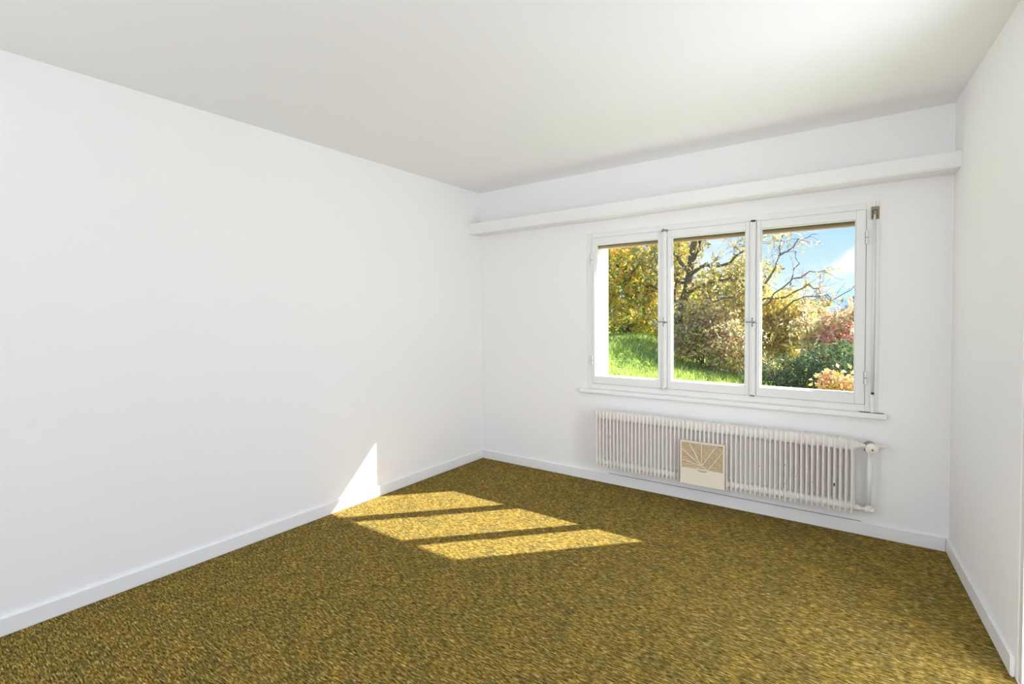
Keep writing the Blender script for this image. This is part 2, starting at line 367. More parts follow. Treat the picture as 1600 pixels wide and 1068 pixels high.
# vertical bolt covers with cross handles between the sashes
def bolt(x, kind):
    bm = NB(); box(bm, (x-0.017, -0.030, 0.806), (x+0.015, 0.0, 1.960), 0.004, 3); box(bm, (x-0.006, -0.036, 0.806), (x+0.006, -0.028, 1.960), 0.003)
    c = wpart('bolt_cover', bm, FRAME)
    bm = NB(); hx = x+0.004
    lathe(bm, (hx, -0.036, 1.293), (0, -1, 0), [(0, 0.010), (0.003, 0.010), (0.005, 0.007), (0.024, 0.006)], 14)
    rod(bm, (hx-0.034, -0.058, 1.295), (hx+0.024, -0.058, 1.292), 0.0042); rod(bm, (hx, -0.058, 1.268), (hx, -0.058, 1.319), 0.0046)
    for q in ((hx-0.034, 1.295), (hx+0.024, 1.292), (hx, 1.268), (hx, 1.319)):
        lathe(bm, (q[0], -0.064, q[1]), (0, 1, 0), [(0, 0.002), (0.003, 0.0058), (0.009, 0.0058), (0.012, 0.002)], 10)
    wpart('cross_handle', bm, NICKEL)
    if kind == 0:
        for z, d in ((1.966, 1), (0.797, -1)):
            bm = NB(); box(bm, (x-0.022, -0.030, z-0.010), (x+0.022, -0.004, z+0.006), 0.003)
            rod(bm, (x-0.006, -0.034, z-0.012), (x-0.006, -0.034, z+0.012), 0.006)
            wpart('bolt_keeper', bm, NICKEL if d > 0 else VALVEP)
            bm = NB()
            for dx in (-0.014, 0.012): lathe(bm, (x+dx, -0.0305, z), (0, -1, 0), [(0, 0.004), (0.002, 0.003)], 10)
            wpart('keeper_screw', bm, BRONZE)
    else:
        for z, d in ((1.966, 1), (0.797, -1)):
            bm = NB(); box(bm, (x-0.013, -0.024, z-0.002), (x+0.013, -0.002, z+0.005 if d > 0 else z+0.001), 0.001)
            wpart('bolt_keeper', bm, DARK)
            wpart('keeper_cap', box(NB(), (x-0.016, -0.026, z+0.008 if d > 0 else z-0.012), (x+0.016, -0.003, z+0.014 if d > 0 else z-0.002), 0.002), FRAME)
bolt(1.765, 0); bolt(2.362, 1)
# hinges
for x, z, h in ((1.1665, 1.795, 0.075), (1.1665, 0.985, 0.075), (2.9815, 1.800, 0.078), (2.9815, 0.960, 0.078)):
    bm = NB(); rod(bm, (x+0.003, -0.020, z-h/2), (x+0.003, -0.020, z+h/2), 0.0062, 12)
    hn = wpart('hinge', bm, FRAME)
    bm = NB(); rod(bm, (x+0.003, -0.020, z-0.004), (x+0.003, -0.020, z+0.000), 0.0068, 12); box(bm, (x-0.006, -0.0175, z-h/2), (x-0.002, -0.0162, z+h/2)); 
    wpart('hinge_joint', bm, BRONZE)
# inner sill board
bm = NB(); box(bm, (1.063, -0.040, 0.718), (3.092, 0.0, 0.749), 0.006, 3)
wpart('window_sill', bm, TRIM)
wpart('sill_gap', box(NB(), (2.955, -0.0385+0.03, 0.7485), (3.075, -0.001, 0.7520)), DARK)
# outside: metal sill, lintel, shutter bottom bar
wpart('outer_sill', box(NB(), (AX0, 0.086, 0.801), (AX1, 0.37, 0.822), 0.003), STUCCO)
wpart('shutter_box', box(NB(), (AX0, 0.140, 1.900), (AX1, 0.200, 2.058)), SOFFIT)
wpart('shutter_end_bar', box(NB(), (AX0+0.002, 0.100, 1.906), (AX1-0.002, 0.134, 2.05), 0.004), SHUT)

# shutter crank at the right of the frame
cr_ = empty('shutter_crank', (3.022, -0.02, 0.755)); tag(cr_, 'white roller shutter crank rod with bronze bracket, right side of the window', 'crank')
bm = NB(); box(bm, (3.004, -0.022, 1.902), (3.043, -0.0145, 1.976), 0.003); 
br = adopt(obj('bracket', bm, BRONZE, ), cr_); br['label'] = 'bronze keyhole bracket plate'
bm = NB(); 
for k in range(13):
    a0 = R(-30+k*20); a1 = R(-30+(k+1)*20)
    rod(bm, (3.022+0.011*math.cos(a0), -0.025, 1.945+0.014*math.sin(a0)), (3.022+0.011*math.cos(a1), -0.025, 1.945+0.014*math.sin(a1)), 0.0022, 6)
rod(bm, (3.013, -0.025, 1.934), (3.010, -0.025, 1.910), 0.0022, 6); rod(bm, (3.031, -0.025, 1.934), (3.034, -0.025, 1.910), 0.0022, 6)
adopt(obj('bracket_hook', bm, mat('dark_bronze', (0.08, 0.06, 0.04), 0.5, metal=0.6, noise=0.2)), cr_)
adopt(obj('rod', rod(NB(), (3.018, -0.024, 0.868), (3.021, -0.024, 1.93), 0.0055), FRAME, smooth=True), cr_)
bm = NB(); lathe(bm, (3.018, -0.026, 0.754), (0, 0, 1), [(0, 0.008), (0.004, 0.0105), (0.100, 0.0105), (0.106, 0.007), (0.11, 0.005)], 16)
adopt(obj('grip', bm, FRAME, smooth=False), cr_)
adopt(obj('joint', rod(NB(), (3.019, -0.025, 0.864), (3.020, -0.025, 0.876), 0.0075), DARK), cr_)

# ------------------------------------------------------------------ radiator
RD = empty('radiator', (2.10, -0.11, 0.165)); tag(RD, 'long off-white column radiator on the wall below the window', 'radiator')
PITCH, NR, RX0 = 0.02900, 58, 1.2725
def rib_mesh():
    bm = NB(); zf0, zf1 = 0.165, 0.606
    def tube(y, r, z0, z1, ry=1.0, bulge=0.0):
        n = 10; lv = [(z0, 0.45), (z0+0.004, 0.8), (z0+0.010, 1.0), (z0+0.06, 1.0), (z0+0.075, 1.0), (z1-0.08, 1.0), (z1-0.06, 1.0+bulge), (z1-0.010, 1.0), (z1-0.004, 0.8), (z1, 0.45)]
        t = bmesh.new(); rings = []
        for z, s in lv: rings.append([t.verts.new((r*s*math.cos(2*math.pi*k/n), y+r*ry*s*math.sin(2*math.pi*k/n), z)) for k in range(n)])
        for a, b in zip(rings, rings[1:]):
            for k in range(n): t.faces.new((a[k], a[(k+1) % n], b[(k+1) % n], b[k]))
        t.faces.new(rings[0][::-1]); t.faces.new(rings[-1]); join(bm, t)
    tube(-0.149, 0.0064, zf0, zf1, 1.7); tube(-0.098, 0.0136, zf0+0.02, zf1-0.02, 0.9); tube(-0.066, 0.0064, zf0+0.003, zf1-0.003, 1.5)
    # top and bottom heads, touching their neighbours
    for z0, z1 in ((0.178, 0.232), (0.532, 0.602)):
        t = bmesh.new(); zc = (z0+z1)/2; hz = (z1-z0)/2; n = 14; rings = []
        for xx, s in ((-PITCH/2, 0.965), (-0.009, 0.99), (0.0, 1.0), (0.009, 0.99), (PITCH/2, 0.965)):
            ring = []
            for k in range(n):
                a = 2*math.pi*k/n; cx = math.copysign(abs(math.cos(a))**0.6, math.cos(a)); sz = math.copysign(abs(math.sin(a))**0.7, math.sin(a))
                ring.append(t.verts.new((xx, -0.105+0.043*s*cx, zc+hz*s*sz)))
            rings.append(ring)
        for a, b in zip(rings, rings[1:]):
            for k in range(n): t.faces.new((a[k], a[(k+1) % n], b[(k+1) % n], b[k]))
        t.faces.new(rings[0][::-1]); t.faces.new(rings[-1])
        bmesh.ops.recalc_face_normals(t, faces=t.faces[:]); join(bm, t)
    return bm
bm = rib_mesh(); bmesh.ops.translate(bm, verts=bm.verts[:], vec=(0, 0.11, -0.165))
rib0 = obj('rib', bm, RADP, RD, smooth=True); rib0.location = (RX0-2.10, 0, 0)
for k in range(1, NR):
    c = rib0.copy(); COL.objects.link(c); c.parent = RD; c.location = (RX0+k*PITCH-2.10, 0, 0)
def rp(name, bm, m=VALVEP, smooth=False, label=None):
    o = obj(name, bm, m, smooth=smooth); adopt(o, RD)
    if label: o['label'] = label
    return o
# right side: valve, pipe, return elbow
bm = NB()
lathe(bm, (2.938, -0.100, 0.566), (1, 0, 0), [(0, 0.024), (0.010, 0.024), (0.012, 0.020), (0.022, 0.020), (0.026, 0.013), (0.050, 0.012)], 18)
lathe(bm, (2.975, -0.100, 0.562), (1, 0, 0), [(0, 0.009), (0.004, 0.014), (0.012, 0.014), (0.016, 0.010), (0.032, 0.012)], 16)
rp('valve_connector', bm)
bm = NB(); lathe(bm, (3.012, -0.060, 0.560), (0.10, -1, 0), [(0, 0.016), (0.055, 0.018), (0.058, 0.026), (0.064, 0.031), (0.084, 0.0325), (0.090, 0.030), (0.092, 0.022), (0.100, 0.021), (0.103, 0.014), (0.106, 0.013)], 28)
rp('valve_knob', bm, label='round cream valve dial')
rp('valve_screw', lathe(NB(), (3.0226, -0.1645, 0.560), (0.10, -1, 0), [(0, 0.006), (0.004, 0.006), (0.006, 0.003)], 12), BRONZE)
rp('valve_collar', lathe(NB(), (3.006, -0.066, 0.560), (0.10, -1, 0), [(0, 0.030), (0.012, 0.034), (0.020, 0.034), (0.022, 0.026)], 24), mat('worn_valve_metal', (0.33, 0.29, 0.24), 0.5, metal=0.3, noise=0.2))
bm = NB(); lathe(bm, (3.028, -0.080, 0.566), (1, 0.12, 0.02), [(0, 0.013), (0.018, 0.012), (0.022, 0.008), (0.050, 0.006), (0.066, 0.003)], 14)
rp('valve_spindle', bm)
rp('pipe', rod(NB(), (3.006, -0.080, 0.185), (3.008, -0.080, 0.555), 0.0115, 16), TRIM, True)
bm = NB()
lathe(bm, (2.938, -0.100, 0.190), (1, 0, 0), [(0, 0.016), (0.004, 0.019), (0.018, 0.020), (0.024, 0.013), (0.034, 0.008), (0.042, 0.010), (0.052, 0.010)], 16)
lathe(bm, (2.985, -0.098, 0.186), (1, 0.1, 0), [(0, 0.008), (0.003, 0.015), (0.016, 0.017), (0.022, 0.013), (0.028, 0.011), (0.034, 0.014), (0.046, 0.015), (0.050, 0.009)], 16)
lathe(bm, (3.007, -0.082, 0.196), (0, 0, 1), [(0, 0.016), (0.010, 0.016), (0.013, 0.012)], 16)
rod(bm, (3.007, -0.085, 0.186), (3.007, -0.0005, 0.186), 0.010)
rp('return_elbow', bm)
bm = NB(); lathe(bm, (1.262, -0.085, 0.575), (-1, 0, 0), [(0, 0.012), (0.012, 0.012), (0.014, 0.007), (0.028, 0.007), (0.030, 0.004), (0.044, 0.004)], 12)
lathe(bm, (1.240, -0.085, 0.575), (0, -0.3, -1), [(0, 0.004), (0.016, 0.003)], 8)
rp('bleed_valve', bm)
rp('end_plug', lathe(NB(), (1.262, -0.090, 0.180), (-1, 0, 0), [(0, 0.013), (0.010, 0.013), (0.012, 0.007), (0.020, 0.006)], 12))
for x in (1.50, 2.10, 2.70):
    bm = NB(); box(bm, (x-0.002, -0.058, 0.225), (x+0.010, -0.0004, 0.545), 0.001)
    rp('wall_bracket', bm, RADP)
# chipped paint spots
bm = NB(); rnd = random.Random(4)
for (x, z, w, h) in ((1.3885, 0.415, 0.0035, 0.030), (2.434, 0.372, 0.004, 0.006), (2.551, 0.398, 0.003, 0.005), (2.580, 0.400, 0.005, 0.006), (2.522, 0.360, 0.003, 0.005),
                     (2.580, 0.340, 0.003, 0.004), (2.637, 0.338, 0.004, 0.006), (2.724, 0.318, 0.004, 0.007), (2.841, 0.325, 0.006, 0.018), (2.580, 0.285, 0.003, 0.006),
                     (1.70, 0.42, 0.003, 0.006), (1.765, 0.40, 0.003, 0.006), (1.53, 0.43, 0.002, 0.006), (1.79, 0.30, 0.003, 0.006), (1.33, 0.44, 0.003, 0.005), (2.69, 0.40, 0.003, 0.005)):
    n = round((x-RX0)/PITCH); xx = RX0+n*PITCH
    a = rnd.uniform(-0.5, 0.5) if h < 0.015 else 0.0
    lathe(bm, (xx+0.0060*math.sin(a), -0.149-0.0106*math.cos(a), z), (math.sin(a), -1, 0), [(0, w*0.7), (0.0006, w*0.5)], 8)
    if h > 0.015:
        for dz in (-h*0.35, -h*0.2, h*0.2, h*0.35): lathe(bm, (xx, -0.1596, z+dz), (0, -1, 0), [(0, w*0.7), (0.0006, w*0.5)], 8)
c = rp('chipped_paint', bm, CHIP); c['kind'] = 'stuff'; c['label'] = 'dark chips in the radiator enamel'

# ------------------------------------------------------------------ humidifier hung on the radiator
HU = empty('radiator_humidifier', (2.081, -0.18, 0.176)); tag(HU, 'cream plastic humidifier box with fan-patterned grille hung on the radiator', 'humidifier')
X0, X1, Z0, Z1, ZM = 1.936, 2.226, 0.178, 0.476, 0.288; YF, YK = -0.202, -0.166
def hp(name, bm, m, label=None):
    o = obj(name, bm, m); adopt(o, HU)
    if label: o['label'] = label
    return o
bm = NB()
box(bm, (X0, YF, Z0), (X1, YK, ZM), 0.004, 3)
hp('water_tray', bm, CREAM)
bm = NB()
box(bm, (X0, YF-0.001, ZM), (X0+0.009, YK, Z1), 0.002); box(bm, (X1-0.009, YF-0.001, ZM), (X1, YK, Z1), 0.002)
box(bm, (X0+0.009, YF-0.001, Z1-0.009), (X1-0.009, YK, Z1), 0.002); box(bm, (X0+0.009, YF-0.001, ZM-0.002), (X1-0.009, YK, ZM+0.006), 0.002)
hp('case', bm, CREAM)
hp('core', box(NB(), (X0+0.009, YF+0.010, ZM+0.006), (X1-0.009, YK, Z1-0.009)), HUMIN)
gx0, gx1, gz0, gz1 = X0+0.009, X1-0.009, ZM+0.006, Z1-0.009
fx, fz = 2.080, 0.316
nsl = 20
for k in range(nsl):
    z = gz0+(k+0.5)*(gz1-gz0)/nsl
    bm = NB(); V = []; nseg = 12
    up_ = (z-fz)
    for i in range(nseg+1):
        x = gx0+(gx1-gx0)*i/nseg
        u = (x-fx)/(gx1-fx); zz = z-0.004*abs(u)**2*(1 if up_ > 0 else -1)+0.0008*math.sin(i*2.1+k)
        V.append((x, min(max(zz, gz0+0.002), gz1-0.002)))
    for i in range(nseg):
        x, za = V[i]; x2, zb = V[i+1]
        vs = [bm.verts.new(p) for p in ((x, YF+0.001, za-0.0026), (x2, YF+0.001, zb-0.0026), (x2, YF+0.001, zb+0.0012), (x, YF+0.001, za+0.0012), (x, YF+0.010, za-0.0026), (x2, YF+0.010, zb-0.0026), (x2, YF+0.010, zb+0.0016), (x, YF+0.010, za+0.0016))]
        for f in ((0, 1, 2, 3), (0, 4, 5, 1), (3, 2, 6, 7)): bm.faces.new([vs[j] for j in f])
    hp('grille_slat', bm, CREAMG)
for (tx, tz) in ((1.998, gz1), (2.080, gz1), (2.178, gz1), (2.214, gz1-0.038), (1.945, 0.420), (1.955, 0.345), (2.045, gz0), (2.120, gz0)):
    a = Vector((fx, 0, fz)); b = Vector((tx, 0, tz))
    if (tx, tz) == (2.214, gz1-0.038): a = Vector((2.120, 0, gz0))
    d = (b-a).normalized(); n = Vector((-d.z, 0, d.x))*0.0022
    bm = NB(); pts = [a-n, b-n, b+n, a+n]
    f = [bm.verts.new((p.x, YF-0.0015, p.z)) for p in pts]; g = [bm.verts.new((p.x, YF+0.008, p.z)) for p in pts]
    bm.faces.new(f); bm.faces.new(g[::-1])
    for i in range(4): bm.faces.new((f[i], f[(i+1) % 4], g[(i+1) % 4], g[i]))
    bmesh.ops.recalc_face_normals(bm, faces=bm.faces[:])
    hp('fan_rib', bm, CREAM)
bm = NB(); n = 12
t = bmesh.new(); vs = [t.verts.new((2.086+0.034*math.cos(math.pi+math.pi*k/n), YF-0.0006, 0.2865+0.010*math.sin(math.pi+math.pi*k/n))) for k in range(n+1)]
ws = [t.verts.new((v.co.x, YF+0.002, v.co.z)) for v in vs]
t.faces.new(vs); t.faces.new(ws[::-1])
for i in range(n+1): t.faces.new((vs[i], vs[(i+1) % (n+1)], ws[(i+1) % (n+1)], ws[i]))
bmesh.ops.recalc_face_normals(t, faces=t.faces[:]); join(bm, t)
hp('finger_recess', bm, mat('painted_recess_shade', (0.38, 0.34, 0.28), 0.6, noise=0.05))  # flat darker lens, shade of the grip recess painted into its colour
for x in (1.983, 2.186):
    bm = NB(); box(bm, (x-0.003, YK-0.001, 0.452), (x+0.003, YK+0.044, 0.457)); box(bm, (x-0.003, YK+0.041, 0.440), (x+0.003, YK+0.044, 0.452))
    hp('hook', bm, mat('hook_wire', (0.6, 0.58, 0.55), 0.4, noise=0.05))

# ------------------------------------------------------------------ garden
rng = np.random.default_rng(11)
def sstep(a, b, x):
    t = np.clip((x-a)/(b-a), 0, 1); return t*t*(3-2*t)
def ground(x, y):
    x = np.asarray(x, float); y = np.asarray(y, float)
    bank = 0.50*sstep(-0.2, -1.7, x)*sstep(1.0, 6.0, y)+0.25*sstep(1.5, -1.0, x)*sstep(1.0, 5.0, y)*(1-sstep(8, 14, y))
    far = -35*sstep(24, 200, y)
    return 0.02+bank+far+0.03*np.sin(x*2.1+y*1.3)+0.02*np.sin(x*4.3-y*3.1)
xs = np.linspace(-16, 14, 90); ys = np.concatenate([np.linspace(0.36, 16, 70), np.linspace(17, 60, 12)])
V = []; 
for y in ys:
    for x in xs: V.append((x*(1 if y < 20 else y/20), y, float(ground(x, y))))
nx = len(xs); F = [(j*nx+i, j*nx+i+1, (j+1)*nx+i+1, (j+1)*nx+i) for j in range(len(ys)-1) for i in range(nx-1)]
lawn = meshobj('lawn', V, F, SOIL, smooth=True); struct(lawn, 'sloping bright green lawn outside the window')
# grass blades
def grass(n, x0, x1, y0, y1, h0, h1, pal, name, parent):
    x = rng.uniform(x0, x1, n); y = rng.uniform(y0, y1, n); z = ground(x, y)
    h = rng.uniform(h0, h1, n); a = rng.uniform(0, 2*np.pi, n); w = rng.uniform(0.006, 0.012, n)
    lx = rng.normal(0, 0.4, n)*h; ly = rng.normal(0, 0.4, n)*h
    P = np.stack([x, y, z-0.01], 1); S = np.stack([np.cos(a)*w, np.sin(a)*w, 0*w], 1)
    T = P+np.stack([lx, ly, h], 1); Mid = P+np.stack([lx*0.35, ly*0.35, h*0.6], 1)
    V = np.stack([P-S, P+S, Mid+S*0.8, Mid-S*0.8, T], 1).reshape(-1, 3)
    b = np.arange(n)[:, None]*5
    F = [tuple(q) for q in (b+np.array([0, 1, 2, 3])).tolist()]+[tuple(q) for q in (b+np.array([3, 2, 4])).tolist()]
    pal = np.array(pal); c = pal[rng.integers(0, len(pal), n)]*rng.uniform(0.75, 1.25, (n, 1))
    o = meshobj(name, V, F, GRASSM, parent, tint=np.concatenate([c, c])); tag(o, 'blades of short lawn grass', kind='stuff'); return o
GP = [(0.42, 0.56, 0.09), (0.55, 0.64, 0.13), (0.28, 0.42, 0.07), (0.66, 0.66, 0.24)]
grass(42000, -6.5, 3.2, 1.0, 9.5, 0.04, 0.13, GP, 'grass', lawn)

def leaves(centers, size, pal, jitter=0.25, droop=0.3, parent=None, name='foliage', label=None, wide=0.45):
    n = len(centers); s = rng.uniform(size*0.9, size*2.0, n)[:, None]
    d = rng.normal(0, 1, (n, 3)); d[:, 2] -= droop; d /= np.linalg.norm(d, axis=1)[:, None]
    q = rng.normal(0, 1, (n, 3)); side = np.cross(d, q); side /= np.linalg.norm(side, axis=1)[:, None]
    nr = np.cross(d, side)
    A = centers; B = centers+d*s
    L_ = centers+d*s*0.45+side*s*wide*0.5+nr*s*0.10; R_ = centers+d*s*0.45-side*s*wide*0.5+nr*s*0.10
    V = np.stack([A, L_, B, R_], 1).reshape(-1, 3); b = np.arange(n)[:, None]*4
    F = np.concatenate([b+np.array([0, 1, 2]), b+np.array([0, 2, 3])])
    pal = np.array(pal)*(1.15 if pal is YEL else 1.0)
    # neighbouring leaves share a colour: pick from the palette by a slow field plus noise
    fld = np.sin(centers[:, 0]*3.1+1.0)*np.cos(centers[:, 2]*3.7)+np.sin(centers[:, 1]*2.3+centers[:, 2]*1.9)
    u = (fld/4+0.5)*0.55+rng.uniform(0, 1, n)*0.45
    idx = np.clip((u*len(pal)).astype(int), 0, len(pal)-1)
    c = pal[idx]*rng.uniform(1-jitter, 1+jitter, (n, 1))
    c = np.clip(c*1.6, 0, 0.93)
    o = meshobj(name, V, F, LEAF, parent, tint=np.concatenate([c, c]))
    tag(o, label, kind='stuff'); return o

def tubes(name, lines, m, parent, n=6, stuff=False, label=None):
    V = []; F = []
    for pts, r0, r1 in lines:
        pts = [Vector(p) for p in pts]; k = len(pts); base = len(V)
        for i, p in enumerate(pts):
            d = (pts[min(i+1, k-1)]-pts[max(i-1, 0)]).normalized()
            a = d.orthogonal().normalized() if abs(d.z) > 0.9 else d.cross(Vector((0, 0, 1))).normalized(); b = d.cross(a)
            r = r0+(r1-r0)*i/(k-1)
            for j in range(n):
                t = 2*math.pi*j/n; V.append(tuple(p+(a*math.cos(t)+b*math.sin(t))*r))
        for i in range(k-1):
            for j in range(n): F.append((base+i*n+j, base+i*n+(j+1) % n, base+(i+1)*n+(j+1) % n, base+(i+1)*n+j))
        F.append(tuple(base+(k-1)*n+j for j in range(n)))
    o = meshobj(name, V, F, m, parent, smooth=True)
    if stuff: o['kind'] = 'stuff'
    if label: o['label'] = label
    return o
def wander(r, p, d, length, nseg, curl, lift=0.0):
    pts = [Vector(p)]; d = Vector(d).normalized(); st = length/nseg
    for _ in range(nseg):
        d = (d+Vector((r.gauss(0, curl), r.gauss(0, curl), r.gauss(0, curl)+lift))).normalized()
        pts.append(pts[-1]+d*st)
    return pts
def resample(pts, r, sub=3, jig=0.02):
    out = []
    for a, b in zip(pts, pts[1:]):
        a, b = Vector(a), Vector(b)
        for i in range(sub): out.append(a.lerp(b, i/sub)+Vector((r.gauss(0, jig), r.gauss(0, jig), r.gauss(0, jig))))
    out.append(Vector(pts[-1])); return out

def tree(seed, name, label, cat, trunks, limbs, twigs_per, twig_len, leaf_n, leaf_size, pal, blobs=(), blob_n=0, group=None, droop=0.3, curl=0.22, twig_r=0.006, wide=0.45, sub=3, bark=BARK):
    """trunks, limbs: (points, r0, r1) in world space; twigs sprout off limbs; leaves sit on twigs and in blobs (centre, radii)."""
    r = random.Random(seed); base = Vector(trunks[0][0][0]); T = empty(name, (0, 0, 0)); T.location = base
    tag(T, label, cat, group)
    off = -base
    def sh(lines): return [([p+off for p in pts], a, b) for pts, a, b in lines]
    TL = [(resample(p, r, 3, 0.015), a, b) for p, a, b in trunks]
    LL = [(resample(p, r, 3, 0.03), a, b) for p, a, b in limbs]
    for l in TL: tubes('trunk', sh([l]), BARK, T, 9)
    for l in LL: tubes('branch', sh([l]), bark, T, 7)
    tw = []
    for pts, a, b in LL+[(p[len(p)//2:], a_, b_) for p, a_, b_ in TL]:
        for k in range(twigs_per):
            i = r.uniform(0.15, 1.0)*(len(pts)-1); j = min(int(i), len(pts)-2); p = pts[j].lerp(pts[j+1], i-j)
            d = (pts[j+1]-pts[j]).normalized()+Vector((r.gauss(0, 0.8), r.gauss(0, 0.8), r.gauss(0, 0.8)))
            L = twig_len*r.uniform(0.5, 1.2)
            w = wander(r, p, d, L, 6, curl, 0.05); tw.append((w, twig_r, twig_r*0.35))
            for _ in range(sub):
                q = w[r.randint(1, 5)]; tw.append((wander(r, q, (w[-1]-w[0])+Vector((r.gauss(0, .5)*L, r.gauss(0, .5)*L, r.gauss(0, .5)*L)), L*0.5, 4, curl), twig_r*0.55, twig_r*0.2))
    if tw: tubes('twigs', sh(tw), TWIG, T, 4, True, 'thin bare twigs')
    C = []
    if leaf_n and tw:
        for _ in range(leaf_n):
            pts = tw[r.randrange(len(tw))][0]; i = (r.random()**0.7)*(len(pts)-1); j = min(int(i), len(pts)-2)
            C.append(pts[j].lerp(pts[j+1], i-j)+Vector((r.gauss(0, 0.025), r.gauss(0, 0.025), r.gauss(0, 0.025)))+off)
    C = [tuple(c) for c in C]
    if blobs and blob_n:
        wts = np.array([b[1][0]*b[1][1]*b[1][2] for b in blobs])**0.67; wts /= wts.sum()
        for (c, rad), w in zip(blobs, wts):
            k = int(blob_n*w*0.72); v = rng.normal(0, 1, (k, 3)); v /= np.linalg.norm(v, axis=1)[:, None]
            v *= rng.uniform(0.35, 1.0, (k, 1))**0.5*(1+0.18*np.sin(v[:, :1]*7+seed)+0.15*np.cos(v[:, 2:3]*9))
            C += [tuple(q) for q in (np.array(c)+v*np.array(rad)+np.array(off)).tolist()]
    if C: leaves(np.array(C), leaf_size, pal, parent=T, label=None, droop=droop, wide=wide)
    return T

YEL = [(0.58, 0.33, 0.04), (0.60, 0.36, 0.10), (0.60, 0.42, 0.06), (0.50, 0.36, 0.06), (0.30, 0.30, 0.06), (0.16, 0.22, 0.05), (0.58, 0.29, 0.05), (0.60, 0.34, 0.08)]
OLV = [(0.50, 0.38, 0.09), (0.57, 0.45, 0.13), (0.34, 0.31, 0.09), (0.22, 0.21, 0.07), (0.58, 0.39, 0.16), (0.60, 0.50, 0.27)]
RUST = [(0.50, 0.27, 0.14), (0.58, 0.44, 0.20), (0.40, 0.24, 0.12), (0.58, 0.50, 0.24), (0.26, 0.22, 0.10), (0.66, 0.44, 0.28), (0.44, 0.42, 0.14)]
PINK = [(0.58, 0.30, 0.30), (0.58, 0.40, 0.40), (0.54, 0.22, 0.20), (0.60, 0.46, 0.28), (0.34, 0.36, 0.14), (0.70, 0.46, 0.42)]
DKG = [(0.05, 0.10, 0.035), (0.08, 0.14, 0.05), (0.035, 0.07, 0.03), (0.13, 0.17, 0.06), (0.20, 0.17, 0.08)]
WARM = [(0.54, 0.44, 0.09), (0.56, 0.50, 0.20), (0.54, 0.30, 0.20), (0.44, 0.36, 0.07), (0.56, 0.36, 0.26), (0.58, 0.48, 0.10)]
def g(x, y): return float(ground(x, y))

# 1 main tree seen in the middle pane
tree(1, 'leaning_tree', 'dark-trunked leaning tree with sparse yellow leaves in the middle pane', 'tree',
     [([(-0.95, 8.2, g(-0.95, 8.2)-0.1), (-0.78, 8.1, 0.9), (-0.60, 8.0, 1.5), (-0.44, 8.0, 1.95), (-0.38, 8.0, 2.5), (-0.26, 8.0, 3.2), (-0.15, 8.0, 4.2)], 0.13, 0.05)],
     [([(-0.38, 8.0, 2.5), (-0.10, 7.9, 2.95), (0.15, 7.8, 3.25), (0.6, 7.8, 3.6)], 0.05, 0.015),
      ([(-0.42, 8.0, 2.2), (0.0, 7.9, 2.42), (0.45, 7.8, 2.40), (0.75, 7.7, 2.62), (1.2, 7.7, 2.9)], 0.045, 0.012),
      ([(-0.5, 8.0, 1.8), (-0.1, 7.8, 1.95), (0.4, 7.7, 2.1), (0.9, 7.6, 2.0)], 0.04, 0.012),
      ([(-0.40, 8.0, 2.35), (-0.8, 8.1, 2.7), (-1.3, 8.0, 2.85), (-1.8, 8.0, 3.3)], 0.05, 0.015),
      ([(-0.44, 8.0, 2.0), (-0.9, 8.0, 2.2), (-1.4, 7.9, 2.5)], 0.04, 0.012),
      ([(-0.7, 8.0, 1.3), (-0.3, 7.7, 1.35), (0.3, 7.6, 1.6), (0.8, 7.5, 1.75)], 0.035, 0.01),
      ([(-0.78, 8.1, 0.9), (-0.75, 8.1, 1.8), (-0.72, 8.2, 2.5), (-0.7, 8.2, 3.2)], 0.045, 0.015)],
     22, 0.75, 2100, 0.078, OLV, [((0.15, 8.2, 1.75), (0.9, 0.6, 0.55)), ((0.8, 8.4, 2.2), (0.5, 0.5, 0.5)), ((-0.5, 8.6, 1.2), (0.5, 0.4, 0.5))], 2600, curl=0.3)
# 2 dense golden tree in the left pane
tree(2, 'golden_tree', 'dense golden and orange leafed tree filling the left pane', 'tree',
     [([(-2.5, 9.4, g(-2.5, 9.4)-0.1), (-2.3, 9.3, 1.4), (-2.5, 9.3, 2.4), (-2.6, 9.3, 3.6)], 0.13, 0.05)],
     [([(-2.35, 9.3, 1.7), (-1.9, 9.0, 2.1), (-1.5, 8.9, 2.05), (-1.0, 8.8, 1.9)], 0.05, 0.015), ([(-2.45, 9.3, 2.2), (-2.0, 8.9, 2.6), (-1.5, 8.7, 2.75), (-0.9, 8.6, 3.2)], 0.055, 0.015),
      ([(-2.3, 9.3, 1.3), (-2.8, 8.8, 1.7), (-3.2, 8.5, 2.3)], 0.04, 0.012), ([(-2.4, 9.3, 1.2), (-1.9, 8.8, 1.25), (-1.4, 8.6, 1.45)], 0.04, 0.012), ([(-2.5, 9.3, 2.5), (-2.9, 9.0, 2.9), (-3.3, 8.8, 3.3)], 0.04, 0.012)],
     18, 0.7, 3200, 0.09, YEL, [((-2.4, 9.2, 2.9), (1.3, 0.7, 0.8)), ((-2.0, 9.4, 1.9), (1.2, 0.6, 0.8)), ((-2.9, 9.0, 1.3), (0.9, 0.6, 0.6)), ((-1.2, 9.5, 3.0), (0.5, 0.5, 0.6)), ((-1.7, 9.4, 1.2), (0.7, 0.5, 0.5))], 8500)
